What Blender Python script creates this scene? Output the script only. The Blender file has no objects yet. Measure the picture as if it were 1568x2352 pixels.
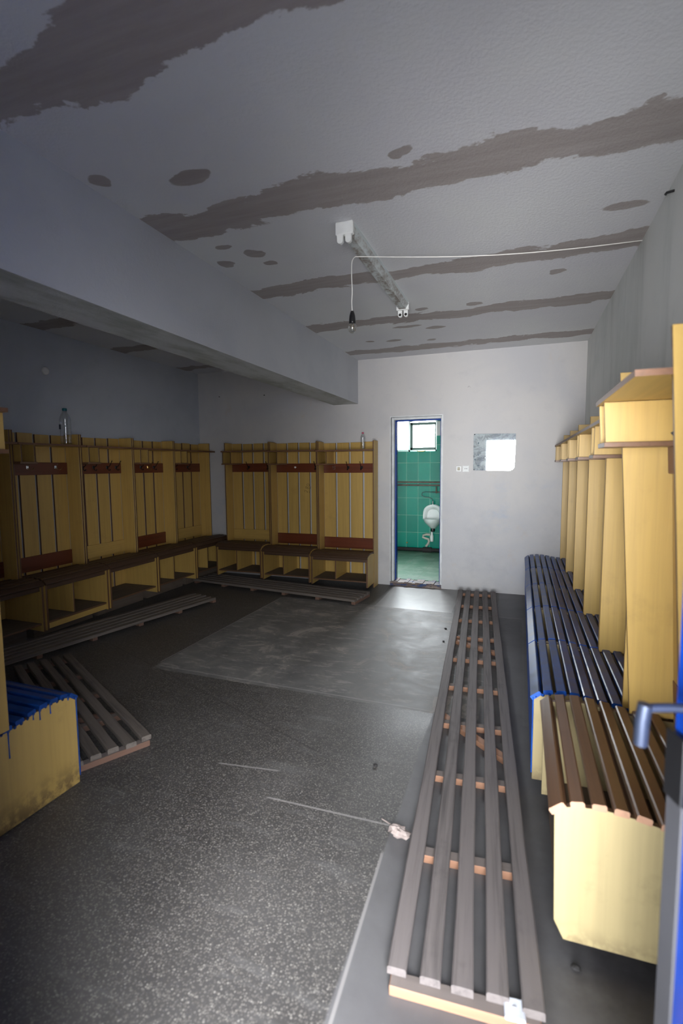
import bpy, math, random
from mathutils import Vector, Matrix
random.seed(7)
scn = bpy.context.scene
COL = scn.collection

# ------------------------------------------------------------------ camera
F, YAW, PITCH, ROLL, CH = 1128.98, 0.3488, -0.0914, -0.0083, 1.4596
cd = bpy.data.cameras.new('camera'); cam = bpy.data.objects.new('camera', cd); COL.objects.link(cam)
cd.sensor_fit = 'VERTICAL'; cd.sensor_height = 36.0; cd.sensor_width = 24.0; cd.lens = F / 2352 * 36
cd.clip_start = 0.02
fw = Vector((-math.sin(YAW) * math.cos(PITCH), math.cos(YAW) * math.cos(PITCH), math.sin(PITCH)))
rt = Vector((math.cos(YAW), math.sin(YAW), 0)); up = rt.cross(fw)
cr, sr = math.cos(ROLL), math.sin(ROLL)
r2 = rt * cr + up * sr; u2 = up * cr - rt * sr
cam.matrix_world = Matrix(((r2.x, u2.x, -fw.x, 0), (r2.y, u2.y, -fw.y, 0), (r2.z, u2.z, -fw.z, CH), (0, 0, 0, 1)))
cd.dof.use_dof = True; cd.dof.focus_distance = 5.0; cd.dof.aperture_fstop = 2.2
scn.camera = cam

# ------------------------------------------------------------------ world, daylight portals, exposure
w = bpy.data.worlds.new('overcast_sky'); scn.world = w; w.use_nodes = True
nt = w.node_tree; nt.nodes.clear()
wo = nt.nodes.new('ShaderNodeOutputWorld'); bg = nt.nodes.new('ShaderNodeBackground')
tc = nt.nodes.new('ShaderNodeTexCoord'); sx = nt.nodes.new('ShaderNodeSeparateXYZ'); rp = nt.nodes.new('ShaderNodeValToRGB')
nt.links.new(tc.outputs['Generated'], sx.inputs[0])
mp = nt.nodes.new('ShaderNodeMapRange'); mp.inputs[1].default_value = -1; mp.inputs[2].default_value = 1
nt.links.new(sx.outputs['Z'], mp.inputs[0]); nt.links.new(mp.outputs[0], rp.inputs[0])
rp.color_ramp.elements[0].position = 0.46; rp.color_ramp.elements[0].color = (.78, .78, .80, 1)
rp.color_ramp.elements[1].position = 0.52; rp.color_ramp.elements[1].color = (.92, .955, 1.0, 1)
BASE = 2.0
def lobe(d, k, strength):   # glow added to the world around direction d to light chosen surfaces
    d = Vector(d).normalized()
    dt = nt.nodes.new('ShaderNodeVectorMath'); dt.operation = 'DOT_PRODUCT'; nt.links.new(tc.outputs['Generated'], dt.inputs[0]); dt.inputs[1].default_value = d
    m1 = nt.nodes.new('ShaderNodeMath'); m1.operation = 'MULTIPLY_ADD'; nt.links.new(dt.outputs['Value'], m1.inputs[0]); m1.inputs[1].default_value = k; m1.inputs[2].default_value = -k
    m2 = nt.nodes.new('ShaderNodeMath'); m2.operation = 'EXPONENT'; nt.links.new(m1.outputs[0], m2.inputs[0])
    m3 = nt.nodes.new('ShaderNodeMath'); m3.operation = 'MULTIPLY'; nt.links.new(m2.outputs[0], m3.inputs[0]); m3.inputs[1].default_value = strength; return m3.outputs[0]
acc = None
for lb in (lobe((.05, -1, -.17), 20, 122.0), lobe((-.5, -1, -.30), 16, 32.0), lobe((.74, -1, .95), 18, 165.0), lobe((1, -.97, -.03), 60, 70.0), lobe((.06, 1, .95), 7, 150.0), lobe((0, 1, .2), 3, 26.0)):
    ad = nt.nodes.new('ShaderNodeMath'); ad.operation = 'ADD'; nt.links.new(lb, ad.inputs[0])
    if acc is None: ad.inputs[1].default_value = BASE
    else: nt.links.new(acc, ad.inputs[1])
    acc = ad.outputs[0]
nt.links.new(rp.outputs[0], bg.inputs[0]); nt.links.new(acc, bg.inputs[1])
nt.links.new(bg.outputs[0], wo.inputs[0])

def portal(name, loc, rot, sx_, sy_):
    l = bpy.data.lights.new(name, 'AREA'); l.shape = 'RECTANGLE'; l.size = sx_; l.size_y = sy_; l.cycles.is_portal = True
    o = bpy.data.objects.new(name, l); o.location = loc; o.rotation_euler = rot; COL.objects.link(o); return o
portal('doorway_daylight_portal', (0.05, 0.04, 1.03), (math.radians(90), 0, 0), 1.0, 2.06)
portal('washroom_daylight_portal', (-1.8, 8.14, 2.12), (math.radians(-90), 0, 0), 1.1, 0.86)

scn.view_settings.view_transform = 'Standard'; scn.view_settings.look = 'None'
scn.view_settings.gamma = 1; scn.view_settings.use_curve_mapping = False
scn.view_settings.exposure = -0.2

# ------------------------------------------------------------------ node helpers
class N:
    def __init__(s, name):
        m = bpy.data.materials.new(name); m.use_nodes = True; s.m = m; s.t = m.node_tree
        s.b = s.t.nodes['Principled BSDF']; s.out = s.t.nodes['Material Output']
        s.tc = s.t.nodes.new('ShaderNodeTexCoord')
    def n(s, k, **p):
        x = s.t.nodes.new(k)
        for a, b in p.items(): setattr(x, a, b)
        return x
    def l(s, a, b): s.t.links.new(a, b)
    def setv(s, inp, v):
        if isinstance(v, (int, float, tuple)): inp.default_value = v
        else: s.l(v, inp)
    def map(s, scale=(1, 1, 1), src='Object', loc=(0, 0, 0)):
        x = s.n('ShaderNodeMapping'); s.l(s.tc.outputs[src], x.inputs[0]); x.inputs['Scale'].default_value = scale
        x.inputs['Location'].default_value = loc
        return x.outputs[0]
    def rand(s, vec, k=20):
        oi = s.n('ShaderNodeObjectInfo'); a = s.n('ShaderNodeVectorMath', operation='ADD')
        m = s.math('MULTIPLY', oi.outputs['Random'], float(k))
        s.l(vec, a.inputs[0]); s.l(m, a.inputs[1]); return a.outputs[0]
    def noise(s, vec, scale=5, detail=3, rough=.5, dist=0):
        x = s.n('ShaderNodeTexNoise'); s.l(vec, x.inputs['Vector']); x.inputs['Scale'].default_value = scale
        x.inputs['Detail'].default_value = detail; x.inputs['Roughness'].default_value = rough; x.inputs['Distortion'].default_value = dist
        return x.outputs[0]
    def vor(s, vec, scale, out='Color', feature='F1', rnd=1):
        x = s.n('ShaderNodeTexVoronoi', feature=feature); s.l(vec, x.inputs['Vector']); x.inputs['Scale'].default_value = scale
        return x.outputs[out]
    def ramp(s, f, stops):
        x = s.n('ShaderNodeValToRGB'); s.l(f, x.inputs[0]); e = x.color_ramp.elements
        while len(e) < len(stops): e.new(.5)
        for a, (p, c) in zip(e, stops): a.position = p; a.color = (c if isinstance(c, tuple) else (c, c, c)) + (1,)
        return x.outputs[0]
    def mix(s, f, a, b, mode='MIX'):
        x = s.n('ShaderNodeMix', data_type='RGBA', blend_type=mode)
        s.setv(x.inputs[0], f); s.setv(x.inputs[6], a if not isinstance(a, tuple) else a + (1,)); s.setv(x.inputs[7], b if not isinstance(b, tuple) else b + (1,))
        return x.outputs[2]
    def math(s, op, a, b=0.0, c=0.0, clamp=False):
        x = s.n('ShaderNodeMath', operation=op); x.use_clamp = clamp
        s.setv(x.inputs[0], a); s.setv(x.inputs[1], b); s.setv(x.inputs[2], c); return x.outputs[0]
    def xyz(s, vec):
        x = s.n('ShaderNodeSeparateXYZ'); s.l(vec, x.inputs[0]); return x.outputs
    def smooth(s, v, a, b, c=0., d=1.):
        x = s.n('ShaderNodeMapRange', interpolation_type='SMOOTHSTEP'); s.setv(x.inputs[0], v)
        x.inputs[1].default_value = a; x.inputs[2].default_value = b; x.inputs[3].default_value = c; x.inputs[4].default_value = d
        return x.outputs[0]
    def bump(s, h, strength=.3, dist=.01):
        x = s.n('ShaderNodeBump'); x.inputs['Strength'].default_value = strength; x.inputs['Distance'].default_value = dist
        s.l(h, x.inputs['Height']); s.l(x.outputs[0], s.b.inputs['Normal'])
    def fin(s, col=None, rough=None, metal=0, spec=None, **k):
        if col is not None: s.setv(s.b.inputs['Base Color'], col if not isinstance(col, tuple) else col + (1,))
        if rough is not None: s.setv(s.b.inputs['Roughness'], rough)
        s.b.inputs['Metallic'].default_value = metal
        if spec is not None: s.b.inputs['Specular IOR Level'].default_value = spec
        for a, b in k.items(): s.b.inputs[a.replace('_', ' ')].default_value = b
        return s.m

def plain(name, col, rough=.6, metal=0, var=.12, sc=8, **k):
    q = N(name); v = q.rand(q.map()); f = q.noise(v, sc, 4)
    c = q.ramp(f, [(.3, tuple(x * (1 - var) for x in col)), (.7, tuple(min(1, x * (1 + var)) for x in col))])
    return q.fin(c, rough, metal, **k)

def wood(name, col, axis='z', dark=.72, rough=.5, dirt=.25, scale=1, bump=.12, foot=0.):
    q = N(name); o = 30.; sc = {'x': (1.2, o, o), 'y': (o, 1.2, o), 'z': (o, o, 1.2)}[axis]
    v = q.rand(q.map(tuple(x * scale for x in sc)), 37)
    g = q.noise(v, 1.6, 5, .6, .35)
    g2 = q.noise(q.rand(q.map(tuple(x * scale * .22 for x in sc))), 1.5, 3, .5, .4)
    gg = q.math('ADD', q.math('MULTIPLY', g, .6), q.math('MULTIPLY', g2, .4))
    c = q.ramp(gg, [(.3, tuple(x * dark for x in col)), (.5, col), (.72, tuple(min(1, x * 1.13) for x in col))])
    d = q.noise(q.rand(q.map((1, 1, 1))), 6, 5, .65)
    c = q.mix(q.smooth(d, .55, .78, 0, dirt), c, tuple(x * .3 for x in col))
    if foot:
        zz = q.xyz(q.map())[2]; fm = q.math('MULTIPLY', q.smooth(zz, foot, .0), q.smooth(q.noise(q.map((1, 1, 1)), 16, 5, .7), .38, .6, 0, .8))
        c = q.mix(fm, c, (.10, .06, .03))
    q.bump(g, bump, .004)
    return q.fin(c, rough)

# ------------------------------------------------------------------ materials
YEL = (.50, .325, .09)
M = {}
M['yz'] = wood('varnished_pine_vertical', YEL, 'z', .84, .42, .18)
M['yx'] = wood('varnished_pine_horizontal', YEL, 'x', .84, .42, .18)
M['yellow_panel'] = wood('pale_yellow_panel', (.43, .345, .175), 'z', .88, .45, .3, .6, .12, .14)
M['yz_low'] = wood('pine_panel_with_scuffed_foot', (.50, .335, .105), 'z', .84, .42, .3, .6, .12, .16)
M['edge'] = wood('brown_panel_edge', (.13, .065, .032), 'z', .7, .5, .2)
M['edgex'] = wood('brown_board_edge', (.17, .08, .04), 'x', .7, .5, .2)
M['red'] = wood('red_brown_rail', (.135, .032, .011), 'x', .6, .38, .35)
M['brown'] = wood('brown_varnished_slat', (.17, .085, .042), 'x', .72, .36, .35)
M['brown_dark'] = wood('dark_worn_slat', (.075, .04, .022), 'x', .6, .5, .4)
M['pale'] = wood('pale_end_grain', (.48, .27, .17), 'x', .75, .6, .2)
M['grey_wood'] = wood('weathered_grey_wood', (.165, .142, .135), 'x', .45, .75, .45, 1.3, .4)
M['batten'] = wood('raw_orange_batten', (.36, .185, .11), 'y', .7, .7, .35)
M['batten_old'] = wood('dirty_batten', (.17, .095, .065), 'y', .6, .8, .4)
M['grey_wood_dark'] = wood('dirty_grey_wood', (.15, .125, .105), 'x', .45, .75, .45, 1.3, .4)
M['batten_top'] = wood('dusty_batten_top', (.17, .14, .125), 'y', .7, .8, .3)
M['inner'] = wood('shoe_shelf_board', (.13, .10, .075), 'x', .7, .8, .4)

q = N('glossy_blue_paint_darkened'); f = q.noise(q.rand(q.map()), 14, 4)  # darker copy of the blue, gloss reflection on the slats put into colour
q.fin(q.ramp(f, [(.35, (.004, .035, .16)), (.65, (.008, .065, .30))]), q.ramp(f, [(.3, .28), (.7, .40)])); q.bump(q.noise(q.map(), 60, 2), .03, .001); M['blue_slat'] = q.m
q = N('bright_blue_paint'); f = q.noise(q.rand(q.map()), 10, 4)
q.fin(q.ramp(f, [(.35, (.005, .07, .42)), (.65, (.008, .12, .60))]), .38); M['blue'] = q.m
q = N('door_blue_gloss'); f = q.noise(q.map(), 6, 3)
q.fin(q.ramp(f, [(.35, (.003, .03, .22)), (.65, (.005, .045, .32))]), .25); M['blue_door'] = q.m
M['chrome'] = plain('chrome', (.75, .75, .76), .18, 1, .05)
M['black_metal'] = plain('blackened_metal', (.015, .014, .015), .45, .3)
M['white_plastic'] = plain('white_plastic', (.72, .73, .71), .4, 0, .06, 20)
M['old_plastic'] = plain('yellowed_plastic', (.38, .35, .25), .45, 0, .15, 30)
M['black'] = plain('black_bakelite', (.008, .008, .009), .3)
M['brass'] = plain('aged_brass', (.55, .36, .12), .35, 1)
M['iron'] = plain('rusty_pipe', (.16, .11, .085), .6, .2, .35, 12)
M['cord'] = plain('white_cord', (.72, .70, .66), .5)
M['steel_frame'] = plain('painted_steel_frame', (.62, .64, .64), .5, 0, .15, 10)
M['handle'] = plain('worn_steel_handle', (.035, .045, .075), .38, .6)
M['grey_edge'] = plain('grey_door_edge', (.05, .05, .056), .6)

def glass(name, tint=(.95, .97, .96), gloss=.12, rough=.03):
    q = N(name); q.t.nodes.remove(q.b)
    tr = q.n('ShaderNodeBsdfTransparent'); tr.inputs[0].default_value = tint + (1,)
    gl = q.n('ShaderNodeBsdfGlossy'); gl.inputs['Roughness'].default_value = rough
    fr = q.n('ShaderNodeLayerWeight'); fr.inputs[0].default_value = .35
    fac = q.math('ADD', q.math('MULTIPLY', fr.outputs['Facing'], .45), gloss, clamp=True)
    mx = q.n('ShaderNodeMixShader'); q.l(fac, mx.inputs[0]); q.l(tr.outputs[0], mx.inputs[1]); q.l(gl.outputs[0], mx.inputs[2])
    q.l(mx.outputs[0], q.out.inputs[0]); return q.m
M['glass'] = glass('window_glass', (.97, .98, .98), .03)
M['bottle'] = glass('clear_pet', (.95, .965, .97), .10, .08)
M['bulb_glass'] = glass('bulb_glass', (.96, .96, .93), .16, .02)

def plaster(name, base, dirt, amt=.5, streak=False, blue=False, low=0.):
    q = N(name); v = q.map(); a = q.noise(v, 1.1, 5, .6, .4); b = q.noise(v, 7, 4, .6)
    c = q.mix(q.smooth(a, .38, .68, 0, amt), base, dirt)
    c = q.mix(q.smooth(b, .55, .8, 0, .18), c, tuple(x * .75 for x in dirt))
    if streak:
        s_ = q.noise(q.map((2, 3.2, .45)), 1.4, 4, .6)
        c = q.mix(q.smooth(s_, .45, .75, 0, .5), c, (.38, .41, .39))
    if blue:
        z = q.xyz(v)[2]; band = q.math('MULTIPLY', q.smooth(z, .55, .95), q.smooth(z, 1.45, .95))
        n2 = q.noise(q.map((1, 1, 1.6), loc=(3, 1, 2)), 2.4, 4, .6)
        c = q.mix(q.math('MULTIPLY', band, q.smooth(n2, .5, .7, 0, .5)), c, (.33, .42, .55))
        n3 = q.noise(q.map(loc=(8, 2, 5)), 3.0, 5, .7)
        c = q.mix(q.smooth(n3, .60, .78, 0, .45), c, (.55, .45, .35))
        n4 = q.noise(q.map(loc=(1, 7, 3)), 2.2, 6, .7)
        c = q.mix(q.math('MULTIPLY', q.smooth(z, 1.5, .1), q.smooth(n4, .45, .7, 0, .45)), c, (.36, .36, .38))
    h = q.noise(v, 90, 3, .6); q.bump(h, .25, .004)
    return q.fin(c, .85)
M['wall'] = plaster('whitewashed_plaster', (.56, .545, .53), (.46, .465, .49), .6, blue=True)
M['wall_r'] = plaster('streaked_plaster', (.66, .67, .65), (.52, .55, .53), .6, streak=True)
M['wall_l'] = plaster('blue_grey_plaster', (.47, .50, .54), (.38, .41, .46), .6)
q = N('rough_beam_plaster'); v = q.map(); a = q.noise(v, 1.3, 5, .6, .4)
c = q.mix(q.smooth(a, .4, .72, 0, .6), (.51, .525, .55), (.42, .44, .48))
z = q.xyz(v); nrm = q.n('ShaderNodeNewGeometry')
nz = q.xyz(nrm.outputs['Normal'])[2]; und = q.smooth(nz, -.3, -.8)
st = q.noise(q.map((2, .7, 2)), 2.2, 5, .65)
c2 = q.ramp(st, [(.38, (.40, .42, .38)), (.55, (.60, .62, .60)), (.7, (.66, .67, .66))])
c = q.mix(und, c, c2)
hh = q.math('MULTIPLY', q.noise(v, 55, 4, .7), q.math('ADD', und, .35)); q.bump(hh, .6, .008); M['beam'] = q.fin(c, .88)

# ceiling: limewash with darker filler bands along the slab joints
q = N('ceiling_limewash'); v = q.map(); X, Y, Z = q.xyz(v)
wob = q.noise(q.map((1, 1.8, 1)), 2.6, 6, .62, .3); wob2 = q.noise(q.map((1, 1, 1), loc=(4, 9, 0)), 1.0, 3, .5)
off = q.math('ADD', q.math('MULTIPLY', q.math('SUBTRACT', wob, .5), .34), q.math('MULTIPLY', q.math('SUBTRACT', wob2, .5), .12))
yy = q.math('ADD', Y, off)
tot = None; yy = q.math('ADD', yy, q.math('MULTIPLY', q.math('SUBTRACT', q.noise(q.map(loc=(1, 5, 0)), 14, 3, .6), .5), .05))
for yc, hw in ((2.30, .125), (3.37, .105), (4.37, .11), (5.45, .105), (.0, .12)):
    d = q.math('ABSOLUTE', q.math('SUBTRACT', yy, yc)); bnd = q.smooth(d, hw + .006, hw - .006)
    tot = bnd if tot is None else q.math('MAXIMUM', tot, bnd)
yy0 = q.math('ADD', yy, q.math('MULTIPLY', q.math('ADD', X, 1.9), .075)); tot = q.math('MAXIMUM', tot, q.smooth(q.math('ABSOLUTE', q.math('SUBTRACT', yy0, 1.345)), .136, .124))
spots = [(-1.414, 1.954, .11, .05), (-1.815, 1.827, .06, .05), (-.499, 2.112, .05, .03), (.46, 2.92, .10, .04), (-1.663, 2.60, .06, .03),
         (-1.551, 2.744, .06, .06), (-1.525, 2.905, .04, .03), (-1.79, 2.814, .05, .05), (.201, 3.709, .05, .04), (-1.018, 4.622, .13, .035),
         (-.777, 4.748, .09, .045), (-1.252, 5.071, .09, .04), (-1.50, 5.021, .05, .03), (-.891, 5.178, .05, .035), (-.375, 4.181, .07, .04), (-.791, 4.169, .05, .035),
         (-2.6, 2.4, .25, .2), (-3.1, 3.5, .3, .25)]
spt = None
jx = q.math('ADD', X, q.math('MULTIPLY', q.math('SUBTRACT', q.noise(q.map(loc=(2, 2, 0)), 9, 3), .5), .10))
jy = q.math('ADD', Y, q.math('MULTIPLY', q.math('SUBTRACT', q.noise(q.map(loc=(7, 3, 0)), 9, 3), .5), .06))
for (a, b, rx, ry) in spots:
    dx = q.math('DIVIDE', q.math('SUBTRACT', jx, a), rx); dy = q.math('DIVIDE', q.math('SUBTRACT', jy, b), ry)
    dd = q.math('ADD', q.math('MULTIPLY', dx, dx), q.math('MULTIPLY', dy, dy)); sp = q.smooth(dd, 1.1, .85)
    spt = sp if spt is None else q.math('MAXIMUM', spt, sp)
tot = q.math('MAXIMUM', tot, spt)
stk = q.noise(q.map((.8, 9, 1)), 3, 4, .6)
fill = q.ramp(stk, [(.35, (.33, .295, .28)), (.7, (.385, .35, .335))])
base = q.ramp(q.noise(v, .8, 4, .6), [(.35, (.60, .60, .63)), (.7, (.66, .67, .665))])
q.fin(q.mix(tot, base, fill), .9); q.bump(q.noise(v, 60, 4, .7), .5, .006); M['ceiling'] = q.m

# floor: terrazzo slabs with a smooth cement repair and a cement strip along the right bench
q = N('terrazzo_and_cement'); v = q.map(); X, Y, Z = q.xyz(v)
wv = q.n('ShaderNodeVectorMath', operation='ADD'); q.l(v, wv.inputs[0]); nz_ = q.n('ShaderNodeTexNoise'); nz_.inputs['Scale'].default_value = 1.6; nz_.inputs['Detail'].default_value = 5
q.l(v, nz_.inputs['Vector']); scl = q.n('ShaderNodeVectorMath', operation='SCALE'); q.l(nz_.outputs['Color'], scl.inputs[0]); scl.inputs['Scale'].default_value = .03
q.l(scl.outputs[0], wv.inputs[1]); WX, WY, WZ = q.xyz(wv.outputs[0])
ch = q.vor(v, 150, 'Color'); chv = q.xyz(ch)[0]; chd = q.vor(v, 150, 'Distance')
chip = q.math('MULTIPLY', q.smooth(chv, .1, .6), q.smooth(chd, .66, .35))
pat = q.noise(v, .9, 5, .6, .5)
tb = q.ramp(pat, [(.35, (.043, .040, .038)), (.65, (.085, .08, .076))])
tb = q.mix(q.math('MULTIPLY', chip, .75), tb, q.ramp(q.xyz(ch)[1], [(.1, (.11, .10, .09)), (.9, (.20, .185, .165)), (1, (.30, .28, .25))]))
scr = q.noise(q.map((.9, 5, 1)), 2.4, 5, .6)
tb = q.mix(q.smooth(scr, .56, .72, 0, .35), tb, (.16, .155, .15))
def box2(x0, x1, y0, y1, e=.006):
    a = q.math('MULTIPLY', q.smooth(WX, x0 - e, x0 + e), q.smooth(WX, x1 + e, x1 - e))
    b = q.math('MULTIPLY', q.smooth(WY, y0 - e, y0 + e), q.smooth(WY, y1 + e, y1 - e)); return q.math('MULTIPLY', a, b)
sm = q.noise(v, 3.3, 6, .7, .8)
cem = q.ramp(sm, [(.3, (.10, .098, .095)), (.5, (.155, .15, .142)), (.58, (.19, .18, .165)), (.61, (.29, .255, .225)), (.75, (.34, .31, .28))])
cem2 = q.ramp(q.noise(v, 2.0, 6, .65), [(.3, (.095, .09, .092)), (.7, (.145, .14, .14))])
cem = q.mix(q.smooth(q.noise(q.map((1.2, 4, 1), loc=(3, 0, 0)), 4, 6, .75), .52, .62, 0, .65), cem, (.30, .275, .25))
repair = box2(-2.50, .06, 2.82, 4.90); strip = box2(-.44, .7, -.2, 2.84); end = box2(-1.40, -.60, 4.89, 5.90)
rr = box2(-.18, .7, 2.8, 5.9)
c = q.mix(strip, tb, cem2); c = q.mix(repair, c, cem); c = q.mix(end, c, q.ramp(sm, [(.3, (.20, .195, .19)), (.7, (.27, .26, .25))])); c = q.mix(rr, c, cem2)
def seg(x0, y0, x1, y1, w_=.005):
    L = math.hypot(x1 - x0, y1 - y0); ux, uy = (x1 - x0) / L, (y1 - y0) / L
    t = q.math('ADD', q.math('MULTIPLY', q.math('SUBTRACT', X, x0), ux), q.math('MULTIPLY', q.math('SUBTRACT', Y, y0), uy))
    d = q.math('ABSOLUTE', q.math('SUBTRACT', q.math('MULTIPLY', q.math('SUBTRACT', X, x0), uy), q.math('MULTIPLY', q.math('SUBTRACT', Y, y0), ux)))
    return q.math('MULTIPLY', q.math('MULTIPLY', q.smooth(d, w_ * 1.5, w_ * .6), q.smooth(t, 0, .03)), q.smooth(t, L, L - .03))
seams = None
for a in ((-1.04, 1.82, -.386, 1.835), (-1.39, 1.965, -1.05, 2.01), (-.46, 1.70, -.43, .9), (-2.5, 2.86, -.45, 2.83), (-2.53, 2.9, -2.5, 4.88), (-1.40, 4.89, .05, 4.88), (-2.5, 4.9, -1.4, 4.89)):
    s_ = seg(*a); seams = s_ if seams is None else q.math('MAXIMUM', seams, s_)
c = q.mix(q.math('MULTIPLY', seams, .55), c, (.32, .30, .285))
dk = None
for a in ((-1.41, 4.89, -1.47, 5.8, .008), (-2.35, .7, -1.6, 2.3, .006), (-3.2, 3.1, -.9, 2.2, .006)):
    s_ = seg(*a); dk = s_ if dk is None else q.math('MAXIMUM', dk, s_)
c = q.mix(q.math('MULTIPLY', dk, .35), c, (.03, .028, .027))
right_dark = q.math('MULTIPLY', q.smooth(X, -.02, .25), q.smooth(q.noise(v, 3, 5, .7), .35, .6, .3, .75))  # floor darker towards the right wall, broken up by noise
c = q.mix(right_dark, c, (.035, .03, .032))
smooth_m = q.math('MAXIMUM', q.math('MAXIMUM', repair, strip), end)
rough = q.mix(smooth_m, q.ramp(pat, [(.3, .42), (.7, .58)]), q.mix(end, q.ramp(sm, [(.3, .5), (.7, .68)]), (.36,) * 3))
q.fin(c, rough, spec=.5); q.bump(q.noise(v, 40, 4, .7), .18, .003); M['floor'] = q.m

def tile(name, col, grout, size, rough=.2, axes='xz', off=(0, 0), var=.12, dirt=None):
    q = N(name); X, Y, Z = q.xyz(q.map()); A = X if axes[0] == 'x' else Y; B = {'x': X, 'y': Y, 'z': Z}[axes[1]]
    u = q.math('DIVIDE', q.math('ADD', A, off[0]), size[0]); v = q.math('DIVIDE', q.math('ADD', B, off[1]), size[1])
    fu = q.math('ABSOLUTE', q.math('SUBTRACT', q.math('FRACT', u), .5)); fv = q.math('ABSOLUTE', q.math('SUBTRACT', q.math('FRACT', v), .5))
    g = q.math('MAXIMUM', q.smooth(fu, .5 - .0035 / size[0], .5 - .0015 / size[0]), q.smooth(fv, .5 - .0035 / size[1], .5 - .0015 / size[1]))
    cmb = q.n('ShaderNodeCombineXYZ'); q.l(q.math('FLOOR', u), cmb.inputs[0]); q.l(q.math('FLOOR', v), cmb.inputs[1])
    wn = q.n('ShaderNodeTexWhiteNoise', noise_dimensions='3D'); q.l(cmb.outputs[0], wn.inputs[0])
    k = q.ramp(wn.outputs[0], [(0, tuple(x * (1 - var) for x in col)), (1, tuple(x * (1 + var) for x in col))])
    if dirt: k = q.mix(q.smooth(q.noise(q.map(), 5, 5, .7), .42, .68, 0, .75), k, dirt)
    c = q.mix(g, k, grout); q.bump(q.math('ADD', q.math('MULTIPLY', g, -1), q.math('MULTIPLY', q.noise(q.map(), 25, 3), .2)), .3, .003)
    return q.fin(c, q.mix(g, (rough,) * 3, (.8,) * 3))
M['tile'] = tile('green_wall_tile', (.001, .235, .17), (.24, .47, .35), (.195, .288), .18, 'xz', (.02, -.077 + .288))
M['tile_y'] = tile('green_side_wall_tile', (.001, .235, .17), (.24, .47, .35), (.195, .288), .18, 'yz', (.05, -.077 + .288))
M['tile_floor'] = tile('green_floor_tile', (.12, .24, .16), (.28, .34, .27), (.33, .33), .35, 'xy', (.2, .1), .12, (.30, .38, .31))

q = N('spotted_mirror'); v = q.map(); X, Y, Z = q.xyz(v)
wr = q.smooth(q.noise(q.map((1, 1, 1)), 9, 6, .7, 1.2), .35, .60, .22, .55)
spx = q.math('MULTIPLY', q.smooth(q.noise(q.map((1, 1, 1), loc=(5, 0, 0)), 26, 2), .64, .70), q.smooth(X, .16, .06))
dif = q.n('ShaderNodeBsdfDiffuse'); q.l(q.mix(spx, (.72, .80, .80), (.10, .14, .16)), dif.inputs[0])
gl = q.n('ShaderNodeBsdfGlossy'); gl.inputs[0].default_value = (.80, .86, .87, 1); gl.inputs['Roughness'].default_value = .02
mx = q.n('ShaderNodeMixShader'); q.l(q.math('MAXIMUM', wr, spx), mx.inputs[0]); q.l(gl.outputs[0], mx.inputs[1]); q.l(dif.outputs[0], mx.inputs[2])
q.l(mx.outputs[0], q.out.inputs[0]); M['mirror'] = q.m

q = N('dirty_lamp_housing'); v = q.map(); X, Y, Z = q.xyz(v)
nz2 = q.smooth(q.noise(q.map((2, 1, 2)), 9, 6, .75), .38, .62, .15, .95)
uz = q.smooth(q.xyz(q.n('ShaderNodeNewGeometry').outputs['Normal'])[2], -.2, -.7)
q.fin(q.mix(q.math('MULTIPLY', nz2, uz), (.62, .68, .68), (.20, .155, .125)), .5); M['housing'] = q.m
M['ceramic'] = plain('white_ceramic', (.80, .82, .80), .12, 0, .04)
M['rag'] = plain('dusty_crumpled_paper', (.32, .26, .235), .9, 0, .4, 30)
M['pale_scrap'] = plain('white_plastic_scrap', (.66, .68, .74), .5, 0, .15, 40)
M['debris'] = plain('dark_debris', (.02, .018, .018), .8)
M['teal'] = plain('teal_cap', (.01, .14, .18), .4)
M['pink'] = plain('pink_cap', (.50, .05, .12), .4)
M['label'] = plain('bottle_label', (.05, .06, .08), .5)
M['ink'] = plain('pen_ink', (.03, .02, .012), .7)
q = N('worn_threshold'); f = q.noise(q.map((1, 4, 4)), 7, 5, .7)
q.fin(q.ramp(f, [(.36, (.025, .06, .17)), (.42, (.02, .05, .15)), (.46, (.13, .085, .065)), (.7, (.30, .25, .22))]), .6); M['sill'] = q.m

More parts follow.
